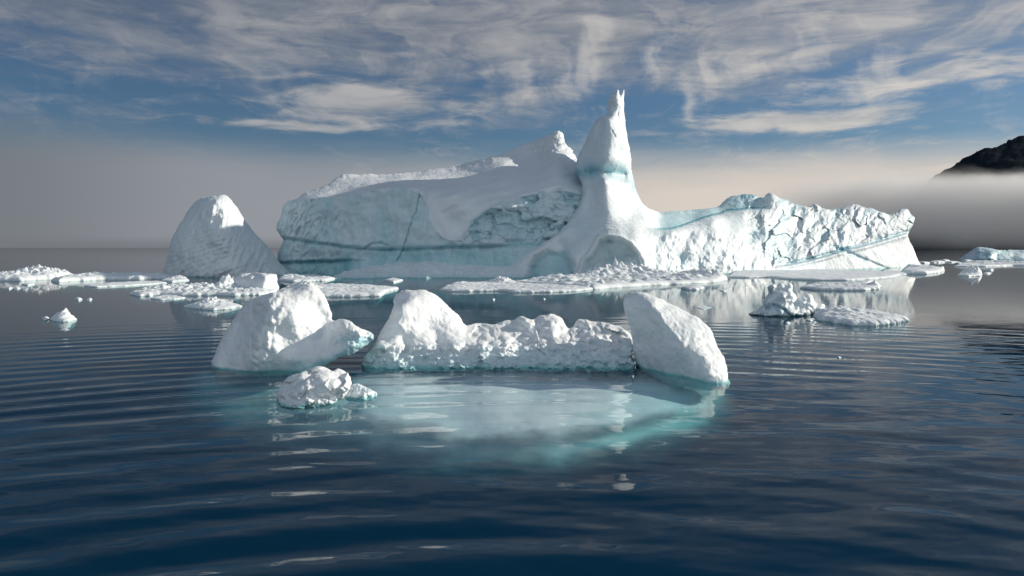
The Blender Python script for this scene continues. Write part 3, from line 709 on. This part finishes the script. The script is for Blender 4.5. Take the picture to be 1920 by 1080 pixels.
FB = [(1795,490),(1801,484),(1812,476),(1824,468),(1833,464),(1846,464),(1862,467),(1880,470),(1900,469),(1930,468),(1975,472),(2010,480),(2030,492)]
fb_c = rbf([(1797,487,272),(1833,486,264),(1868,487,262),(1920,488,260),(2020,488,268),(1833,466,278),(1865,470,270),(1900,471,280),(1855,480,263),(1960,472,290),(1890,480,268)], 8)
fb = relief('small_iceberg', M_BERG, FB, lambda P: fb_c(P) + 1.5 * fbm(np.c_[P * .05, np.zeros(len(P))], 3, 3), R=8, T=6, back=25, Rb=20, step=.8, wob=.8, wstep=4, seed=23, ice=lambda P: np.clip(.45 + .5 * fbm(np.c_[P * .06, np.zeros(len(P))], 3, 5), 0, 1))
displace(fb, lambda P, N: .5 * fbm(P * .25, 4, 2)); recenter(fb)
tag(fb, 'low bluish iceberg far off below the dark mountain', 'iceberg')

# ------------------------------------------------------------------ flat floes
def floe_piece(label, outline_px, h, bumps=(), rub=.3, seed=0, name='ice_floe', cat='ice floe', group=None, wob=.25, soft=None, und=1.):
    """flat floe; outline is where its rim meets the water"""
    o = np.array(outline_px, float); D = wl(o[:, 1])
    plan = np.stack([(o[:, 0] - 960) / F * D, D], 1)
    Dm = D.min(); px = Dm / F
    ext = plan.max(0) - plan.min(0)
    poly = rough(plan, wob * min(1., ext.min() / 4), max(px * 3, ext.max() / 120), seed)
    step = max(px * 1.3, math.sqrt(ext[0] * ext[1]) / 150)
    Pf, tf, Pb, tb, faces = two_sided(poly, step)
    R = soft or min(.8 * h + px * 3, ext.min() * .25)
    S = 2.2 / max(h, .3)
    def top(P, t):
        z0 = np.zeros(len(P)); k = dome(t, R)
        h_ = h * .62; zz = h_ * (.78 + .45 * fbm(np.c_[P * .30, z0], 4, seed + 3))
        f1, _ = cell(np.c_[P * S * .55, z0 + .5], seed + 5); g1, _ = cell(np.c_[P * S * 1.4, z0 + .5], seed + 6)
        zz = zz + h * rub * (((.5 - f1) * .5 +   .38 * facet(np.c_[P * S * .42, z0 + .5], seed + 5) + .16 * facet(np.c_[P * S * 1.0, z0 + .5], seed + 6)) * (1. if rub > .5 else .18) + .55 * fbm(np.c_[P * S * .35, z0], 4, seed + 8))
        zz = .42 * h + (zz - .42 * h) * smooth(.2 * R, 2.2 * R, t)
        for (bu, bv, bh, br) in bumps:
            bD = wl(bv); c = np.array([(bu - 960) / F * bD, bD])
            e = ((P - c) / np.array([br, br * 1.6])) ** 2
            zz = zz + bh * np.exp(-e.sum(1)) * (.8 + .5 * fbm(np.c_[P * S * .6, z0], 3, seed + 9))
        return .12 * h * und + np.maximum(zz, .05 * h) * k
    zf = top(Pf, tf)
    zb = .12 * h * und - 2.2 * h * dome(tb, R * 2.5) - .25 * h * smooth(0, .3 * R, tb)
    V = np.r_[np.c_[Pf, zf], np.c_[Pb, zb]]
    ob = make_mesh(name, V, faces[:, ::-1], M_FLOE, None, np.full(len(V), .03))
    displace(ob, lambda P, N: .05 * h * fbm(P * S, 4, seed))
    recenter(ob); return tag(ob, label, cat, group)
fp = floe_piece
fp('oval flat floe of grainy snow right of the melted ice knob', [(1527,592),(1535,600),(1560,606),(1600,611),(1640,612),(1672,608),(1706,602),(1690,597),(1660,592),(1620,587),(1570,586),(1540,588)], .52, [(1580,594,.25,1.2)], .22, 31)
fp('broken white floe left of the square block, closest to the dome berg', [(242,552),(262,556),(300,554),(350,555),(400,554),(440,555),(500,553),(520,548),(470,541),(420,538),(360,538),(300,541),(262,546)], .55, [(300,549,.35,.9),(345,549,.3,.8),(390,547,.35,.9),(425,545,1.1,.7),(432,541,.9,.6)], .55, 32)
fp('long flat white floe reaching right from behind the big rounded block', [(520,548),(560,553),(600,557),(660,557),(714,556),(720,549),(748,542),(700,538),(640,537),(590,537),(540,540)], .45, [(575,546,.7,.8),(560,545,.4,1.0)], .3, 33)
fp('low strip of slushy ice before the broken white floe', [(283,560),(300,563),(330,562),(348,559),(330,556),(300,556)], .2, [], .6, 34)
fp('low pointed white floe just left of the big rounded block', [(346,576),(372,580),(400,582),(430,580),(450,575),(430,571),(400,570),(370,572)], .30, [(396,575,.45,.9)], .3, 35)
fp('rough white floe at the foot of the blue cliff', [(522,526),(548,529),(580,528),(612,527),(628,523),(600,519),(560,519),(530,521)], .5, [(545,524,.4,1.5)], .45, 36)
fp('thin white floe drawn out before the right foot of the dome berg', [(300,527),(325,529),(355,526),(345,523),(315,523)], .35, [(335,525,.4,1.)], .5, 37)
fp('long hummocky floe at the left edge of the sea', [(-120,527),(-40,528),(0,527),(40,527),(80,525),(110,524),(150,522),(100,521),(0,521),(-120,521)], .9, [(70,523,.7,1.4),(104,523,.8,1.5),(40,524,.3,2),(10,524,.3,3)], .3, 38)
fp('long smooth white floe ending at the dome berg', [(96,527),(108,529),(150,527),(200,525),(260,525),(320,523),(330,521),(260,521),(180,522),(120,523)], .9, [(180,524,.3,1.6),(225,523,.25,1.6),(270,523,.2,2.)], .2, 39)
fp('thin flat floe below the long smooth white one', [(158,537),(178,539),(230,537),(280,534),(312,531),(300,529),(240,530),(190,533)], .28, [], .3, 40)
fp('flat pale floe before the low front ledge of the huge iceberg', [(822,545),(845,547),(880,547),(935,546),(960,549),(1000,549),(1050,548),(1085,546),(1112,543),(1100,538),(1040,535),(980,533),(920,531),(860,534),(836,539)], .42, [(940,533,.6,1.2),(1105,541,.35,.6),(860,538,.2,2.)], .3, 41)
fp('long heap of white ice rubble before the spire foot', [(960,533),(1030,537),(1090,541),(1112,543),(1150,540),(1200,537),(1250,534),(1300,532),(1340,530),(1364,525),(1350,519),(1280,516),(1200,515),(1130,517),(1050,522),(990,528)], .75, [(1120,526,.9,2.),(1150,524,1.1,2.2),(1185,524,1.0,2.4),(1220,524,.6,2.),(1050,530,.4,2),(1310,523,.7,2.2),(1340,525,.5,1.5),(1260,525,.4,2.)], .65, 42)
fp('small white hump of ice in open water before the rubble heap', [(1277,541),(1290,544),(1308,544),(1321,541),(1310,537),(1288,537)], .42, [], .3, 43)
fp('wide flat snowy floe along the foot of the right hand ice wall', [(1362,520),(1400,521),(1440,520),(1480,524),(1530,526),(1590,526),(1630,524),(1672,520),(1690,515),(1650,510),(1560,507),(1450,507),(1380,510)], .40, [(1400,514,.3,3),(1450,513,.2,4)], .3, 44)
fp('narrow flat floe with a knob at its right end', [(1500,541),(1530,544),(1580,545),(1620,545),(1648,543),(1652,538),(1620,534),(1570,533),(1520,535)], .48, [(1643,539,.5,.5)], .3, 45)
fp('domed white floe at the right corner of the huge iceberg', [(1690,511),(1706,514),(1735,514),(1760,512),(1771,508),(1755,503),(1720,501),(1698,503)], .95, [(1715,507,.5,3.)], .2, 46)
fp('pale thin floe tucked between ice wall and domed floe', [(1655,514),(1680,516),(1700,515),(1692,510),(1665,509)], .3, [], .3, 47)
fp('jagged little ice chunk right of the domed floe', [(1796,517),(1815,519),(1835,518),(1842,514),(1825,511),(1803,513)], .5, [(1829,515,1.0,.9),(1812,515,.5,.8)], .6, 48, 'ice_chunk', 'ice chunk')
fp('sheet of broken ice below the bluish far iceberg', [(1790,500),(1850,500),(1900,498),(1960,499),(1990,495),(1900,493),(1840,494),(1800,496)], .55, [(1830,496,.6,3.),(1880,495,.6,3.)], .7, 49)
fp('small white growler floating alone on the left open water', [(94,600),(108,604),(128,604),(142,600),(134,595),(112,594)], .32, [(122,600,.42,.30),(108,600,.2,.25)], .5, 50, 'ice_chunk', 'ice chunk')
fp('tiny ice lump just left of the lone growler', [(79,599),(85,602),(93,599),(87,596)], .30, [], .5, 51, 'ice_chunk', 'ice chunk')
bit = [(18,541,12,.3),(32,541,10,.28),(52,534,26,.3),(147,562,14,.35),(168,562,9,.30)]
for k, (u, v, w, h) in enumerate(bit):
    lab = ['tiny ice bit nearest the left edge of the photo', 'tiny ice bit right beside the one nearest the left edge', 'thin white ice sliver under the hummocky left floe',
           'small ice bit far above the lone growler, larger of a pair', 'small ice bit far above the lone growler, smaller of a pair'][k]
    fp(lab, [(u - w / 2, v), (u, v + 2.2), (u + w / 2, v), (u, v - 2)], h, [], .5, 60 + k, 'ice_chunk', 'ice chunk')
bit2 = [(1858,507,8,.7,'tiny white ice bit, right of the jagged little chunk, the upper one'),(1851,513,12,.4,'tiny white ice bit, right of the jagged little chunk, the lower one'),
        (1573,670,9,.05,'tiny white ice crumb below the oval grainy floe'),(1477,606,12,.12,'dim ice crumb at the foot of the melted knob'),(1357,545,16,.14,'thin ice crumb right of the small white hump'),
        (925,562,7,.16,'tiny ice crumb in calm water above the tall white lump'),(1020,561,6,.12,'faint ice crumb in calm water right of the tall white lump'),(738,526,34,.35,'thin white sliver before the low front ledge'),
        (1320,577,30,.05,'thin flat ice film above the slanting block'),(1520,600,20,.12,'little ice crumb between the melted knob and the oval floe'),(1766,503,8,.9,'little white knob at the right tip of the domed floe'),(756,547,12,.14,'tiny crumb off the tip of the long flat floe')]
for k, (u, v, w, h, lab) in enumerate(bit2):
    fp(lab, [(u - w / 2, v), (u, v + w * .12 + 1), (u + w / 2, v), (u, v - w * .1 - .6)], h, [], .5, 80 + k, 'ice_chunk', 'ice chunk')
for k in range(16):
    u = 1735 + k * 12.5 + RS.uniform(-4, 4); v = 491.5 + RS.uniform(-2.5, 3.5); w = RS.uniform(14, 34)
    fp('small white far off floe in the brash ice band below the dark shore', [(u - w / 2, v), (u, v + .8), (u + w / 2, v + .2), (u + w * .1, v - 1.0)], RS.uniform(.5, .95), [], .6, 120 + k, 'ice_floe', 'ice floe', 'far brash ice floes below the dark shore')

# ================================================================== MOUNTAIN AND FOG
MT = [(1600,470),(1640,450),(1680,405),(1720,362),(1765,321),(1782,312),(1800,303),(1818,291),(1838,281),(1850,277),(1866,276),(1880,272),(1893,262),(1905,258),(1920,256),(1950,246),(2010,225),(2100,190),(2220,150),(2350,140),(2500,170),(2650,260),(2750,475),(2200,480),(1700,480)]
mt_c = rbf([(1600,466,2300),(1765,466,2200),(1920,466,2100),(2300,466,2050),(2700,466,2300),(1765,322,3100),(1850,278,3150),(1850,380,2600),(1920,300,3000),(1920,258,3250),(2000,330,2800),(2200,155,3700),(2200,330,2800),(2500,180,3700),(1700,420,2600)], 40)
mtn = relief('mountain', M_ROCK, MT, lambda P: mt_c(P) + 70 * ridged(np.c_[P[:, 0] * .012 + P[:, 1] * .006, P[:, 1] * .008, np.zeros(len(P))], 5, 3) * smooth(466, 420, P[:, 1]), R=20, T=160, back=1800, Rb=120, step=2.4, wob=3.5, wstep=5, seed=24)
displace(mtn, lambda P, N: 9 * fbm(P * .008, 5, 2))
recenter(mtn); tag(mtn, 'dark rocky mountain rising out of the fog at the right', 'mountain', kind='structure')

def fog(name, c, r, dens, col, label, seed):
    me = bpy.data.meshes.new(name)
    import bmesh
    bm = bmesh.new(); bmesh.ops.create_uvsphere(bm, u_segments=96, v_segments=48, radius=1.)
    bm.to_mesh(me); bm.free()
    P = np.array([v.co[:] for v in me.vertices])
    k = 1 + .12 * fbm(P * np.array([2.2, 2.2, 1.2]), 4, seed)
    P = P * k[:, None] * np.array(r)
    me.vertices.foreach_set('co', P.astype(np.float32).ravel()); me.update()
    me.polygons.foreach_set('use_smooth', np.ones(len(me.polygons), bool))
    mt = bpy.data.materials.new(name); mt.use_nodes = True; t = NT(mt.node_tree)
    v = t.node('ShaderNodeVolumePrincipled'); v.inputs['Color'].default_value = (*col, 1); 
    tcn = t.node('ShaderNodeTexCoord'); q = t.vm('DIVIDE', tcn.outputs['Object'], r)
    sx = t.node('ShaderNodeSeparateXYZ'); t.put(sx.inputs[0], q)
    rr = t.vm('LENGTH', q, out=1)
    nz = t.noise(t.vm('MULTIPLY', q, (6., 3., 2.2)), 1., 5, .6)
    hz = t.m('ADD', sx.outputs[2], t.m('MULTIPLY', t.m('SUBTRACT', nz, .5), .75))
    prof = t.m('MULTIPLY', t.ss(hz, -1.0, .16), t.ss(hz, .52, .30))
    prof = t.m('MULTIPLY', prof, t.ss(rr, 1., .55))
    t.put(v.inputs['Density'], t.m('MULTIPLY', prof, dens))
    o = t.node('ShaderNodeOutputMaterial'); t.t.links.new(v.outputs[0], o.inputs[1])
    me.materials.append(mt)
    ob = bpy.data.objects.new(name, me); COL.objects.link(ob); ob.location = c
    return tag(ob, label, 'fog', kind='stuff')
def at(u, v, D): return tuple(ray(np.array(u), np.array(v), np.array(float(D))))
fog('fog_bank', at(2010, 385, 1750), (760, 260, 135), .013, (.97, .96, .95), 'bright fog bank lying across the foot of the dark mountain', 3)

# ================================================================== SKY
w = bpy.data.worlds.new('World'); scn.world = w; w.use_nodes = True
t = NT(w.node_tree)
sky = t.node('ShaderNodeTexSky', sky_type='NISHITA'); sky.sun_disc = False
sky.sun_elevation = math.asin(SUN[2]); sky.sun_rotation = math.atan2(SUN[0], SUN[1]); sky.altitude = 0; sky.air_density = 1.; sky.dust_density = .6; sky.ozone_density = 2.
tc = t.node('ShaderNodeTexCoord'); dirv = t.vm('NORMALIZE', tc.outputs['Generated'])
sp = t.node('ShaderNodeSeparateXYZ'); t.put(sp.inputs[0], dirv); X, Y, Z = sp.outputs
A = t.m('ARCTAN2', X, Y)
E = t.m('DIVIDE', Z, t.m('SQRT', t.m('ADD', t.m('ADD', t.m('MULTIPLY', X, X), t.m('MULTIPLY', Y, Y)), 1e-5)))
def sA(u): return math.atan((u - 960) / F)
def sE(u, v): return (H - v) / F * math.cos(sA(u))
def blob(u, v, ru, rv, Aw, Ew, rot=0., p=1.):
    a = t.m('MULTIPLY', t.m('SUBTRACT', Aw, sA(u)), 1 / (ru / F)); e = t.m('MULTIPLY', t.m('SUBTRACT', Ew, sE(u, v)), 1 / (rv / F))
    r = t.m('ADD', t.m('MULTIPLY', a, a), t.m('MULTIPLY', e, e))
    return t.m('EXPONENT', t.m('MULTIPLY', r, -p))
# wind-warped coordinates on the sky
base = t.comb(A, E, 0.)
wn = t.node('ShaderNodeTexNoise'); t.put(wn.inputs['Vector'], t.vm('MULTIPLY', base, (5., 14., 1.))); wn.inputs['Scale'].default_value = 1.; wn.inputs['Detail'].default_value = 4
wofs = t.vm('MULTIPLY', t.vm('SUBTRACT', wn.outputs['Color'], (.5, .5, .5)), (.10, .035, 0.))
wb = t.vm('ADD', base, wofs)
ws = t.node('ShaderNodeSeparateXYZ'); t.put(ws.inputs[0], wb); Aw, Ew = ws.outputs[0], ws.outputs[1]
# high cloud sheet seen in perspective
zz = t.m('ADD', t.m('MAXIMUM', Z, 0.), .10)
pl = t.comb(t.m('DIVIDE', X, zz), t.m('DIVIDE', Y, zz), 0.)
streak = t.noise(t.vm('ADD', t.vm('MULTIPLY', pl, (.55, .9, 1.)), t.vm('MULTIPLY', wofs, (9., 9., 0))), 1.5, 7, .58, .6)
fine = t.noise(t.vm('MULTIPLY', wb, (9., 42., 1.)), 1., 7, .6, .4)
lump = t.noise(t.vm('MULTIPLY', wb, (11., 20., 1.)), 1., 6, .55)
tilt = t.comb(t.m('ADD', A, t.m('MULTIPLY', E, .15)), E, 3.)
virga = t.noise(t.vm('ADD', t.vm('MULTIPLY', tilt, (24., 7., 1.)), t.vm('MULTIPLY', wofs, (16., 40., 0))), 1., 6, .55, .5)
add = lambda *xs: xs[0] if len(xs) == 1 else t.m('ADD', xs[0], add(*xs[1:]))
mul = lambda a, b: t.m('MULTIPLY', a, b)
# radiating cirrus: the same high sheet, drawn out along the line of sight
cir = t.noise(t.vm('ADD', t.vm('MULTIPLY', pl, (1.5, .30, 1.)), t.vm('MULTIPLY', wofs, (10., 14., 0))), 1.6, 8, .62, .5)
big = t.noise(t.vm('ADD', t.vm('MULTIPLY', pl, (.42, .36, 1.)), t.vm('MULTIPLY', wofs, (5., 9., 0))), 1.5, 5, .55, .3)
half = lambda n: t.m('SUBTRACT', n, .5)
def blobs(items):
    o = None
    for (u_, v_, ru_, rv_, k_) in items:
        g_ = mul(blob(u_, v_, ru_, rv_, Aw, Ew), k_); o = g_ if o is None else t.m('MAXIMUM', o, g_)
    return o
holes = blobs([(330, 165, 300, 40, 1.), (560, 140, 140, 25, .7), (930, 140, 110, 30, .6), (1250, 200, 130, 24, .8), (1560, 188, 120, 26, .8), (620, 285, 420, 34, 1.), (1480, 285, 330, 22, 1.), (1790, 235, 160, 26, .9), (120, 60, 140, 14, .5)])
cover = add(mul(half(cir), 1.5), mul(half(big), .7), mul(half(fine), .9), mul(t.ss(E, .10, .28), .62), mul(holes, -.30))
sheet_c = t.ss(cover, -.10, .80)
patches = blobs([(690, 190, 190, 50, 1.), (600, 232, 240, 14, .8), (800, 235, 150, 12, .6), (150, 178, 200, 16, .55), (1500, 222, 290, 24, 1.), (1260, 248, 150, 12, .7), (1640, 205, 160, 12, .8), (1780, 140, 240, 45, .8), (1700, 322, 150, 9, .7)])
patch = t.ss(add(patches, mul(half(fine), 1.6), mul(half(lump), .6)), .34, .95)
vm_ = blobs([(1092, 125, 36, 75, 1.1), (985, 150, 40, 65, .95), (1212, 112, 38, 45, 1.), (1302, 178, 24, 52, 1.15), (1338, 130, 36, 55, .9), (1445, 124, 70, 40, .8), (1530, 100, 60, 45, .8), (1640, 150, 60, 50, .6)])
vir = t.ss(add(vm_, mul(half(virga), 2.4), mul(half(fine), 1.2), mul(half(lump), .8)), .20, 1.35)
# colours of lit and shaded cloud
sunward = t.ss(A, -.75, .65)
lit = t.mix(sunward, (.33, .34, .36), (.66, .62, .57))
grey = t.mix(sunward, (.125, .145, .185), (.29, .29, .295))
blue = t.vm('MULTIPLY', sky.outputs[0], (.032, .043, .055))
col = blue
tone = add(mul(half(cir), 2.0), mul(half(fine), 1.4), .30)
col = t.mix(mul(sheet_c, .80), col, t.mix(t.m('MULTIPLY', tone, 1., clamp=True), grey, lit))
wi = t.ss(add(half(t.noise(t.vm('ADD', t.vm('MULTIPLY', pl, (1.0, .5, 1.)), t.vm('MULTIPLY', wofs, (16., 22., 0))), 2.6, 9, .68, .8)), mul(half(fine), .5)), .0, .28)
col = t.mix(mul(wi, .50), col, t.mix(.6, grey, lit))
col = t.mix(mul(vir, .80), col, lit)
col = t.mix(mul(patch, .80), col, t.mix(t.ss(fine, .32, .66), t.mix(.5, grey, lit), lit))
# fog along the horizon
fl = t.noise(t.vm('MULTIPLY', wb, (3., 16., 1.)), 1., 5, .55)
fogE = add(E, mul(half(fl), .06), mul(t.ss(A, -.1, -.6), -.022))
fogc = t.ss(fogE, .135, .065)
fcol = t.mix(t.ss(A, -.30, .25), (.275, .29, .32), (.66, .59, .53))
fcol = t.mix(t.ss(A, -.30, -.62), fcol, (.17, .185, .205))
fcol = t.mix(mul(mul(t.ss(E, .016, -.002), t.ss(A, .0, -.2)), .85), fcol, (.165, .175, .195))
fcol = t.mix(mul(t.ss(E, .05, .0), t.ss(A, .36, .5)), fcol, (.14, .16, .185))
col = t.mix(mul(fogc, .96), col, fcol)
# overhead: deep blue above the cloud sheet; unseen bright cloud added behind the camera to fill the shaded ice
col = t.mix(mul(t.ss(E, .25, .50), .9), col, t.vm('MULTIPLY', sky.outputs[0], (.020, .030, .042)))
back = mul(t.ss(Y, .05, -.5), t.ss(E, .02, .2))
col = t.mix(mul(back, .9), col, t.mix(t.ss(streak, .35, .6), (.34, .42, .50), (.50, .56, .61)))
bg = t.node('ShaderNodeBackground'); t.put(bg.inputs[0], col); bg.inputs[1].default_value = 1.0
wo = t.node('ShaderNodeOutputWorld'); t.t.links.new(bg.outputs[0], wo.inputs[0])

# ================================================================== SUN, CAMERA, RENDER
sd = bpy.data.lights.new('sun', 'SUN'); sd.energy = 4.5; sd.angle = math.radians(.5); sd.color = (1., .91, .78)
so = bpy.data.objects.new('sun', sd); COL.objects.link(so)
from mathutils import Vector
so.rotation_euler = Vector(SUN).to_track_quat('Z', 'Y').to_euler(); so.location = (200, 0, 120)
cd = bpy.data.cameras.new('camera'); cam = bpy.data.objects.new('camera', cd); COL.objects.link(cam)
cd.sensor_width = 36; cd.lens = F / 1920 * 36; cd.shift_y = (H - 540) / 1920
cd.clip_start = .1; cd.clip_end = 30000
cam.location = (0, 0, CH); cam.rotation_euler = (math.radians(90), 0, 0)
scn.camera = cam
scn.view_settings.view_transform = 'Standard'; scn.view_settings.look = 'None'; scn.view_settings.exposure = 0.1; scn.view_settings.gamma = 1
scn.render.engine = 'CYCLES'
c = scn.cycles
c.use_denoising = True; c.max_bounces = 8; c.diffuse_bounces = 3; c.glossy_bounces = 4; c.transparent_max_bounces = 12; c.volume_bounces = 6
c.sample_clamp_indirect = 6; c.caustics_reflective = False; c.caustics_refractive = False
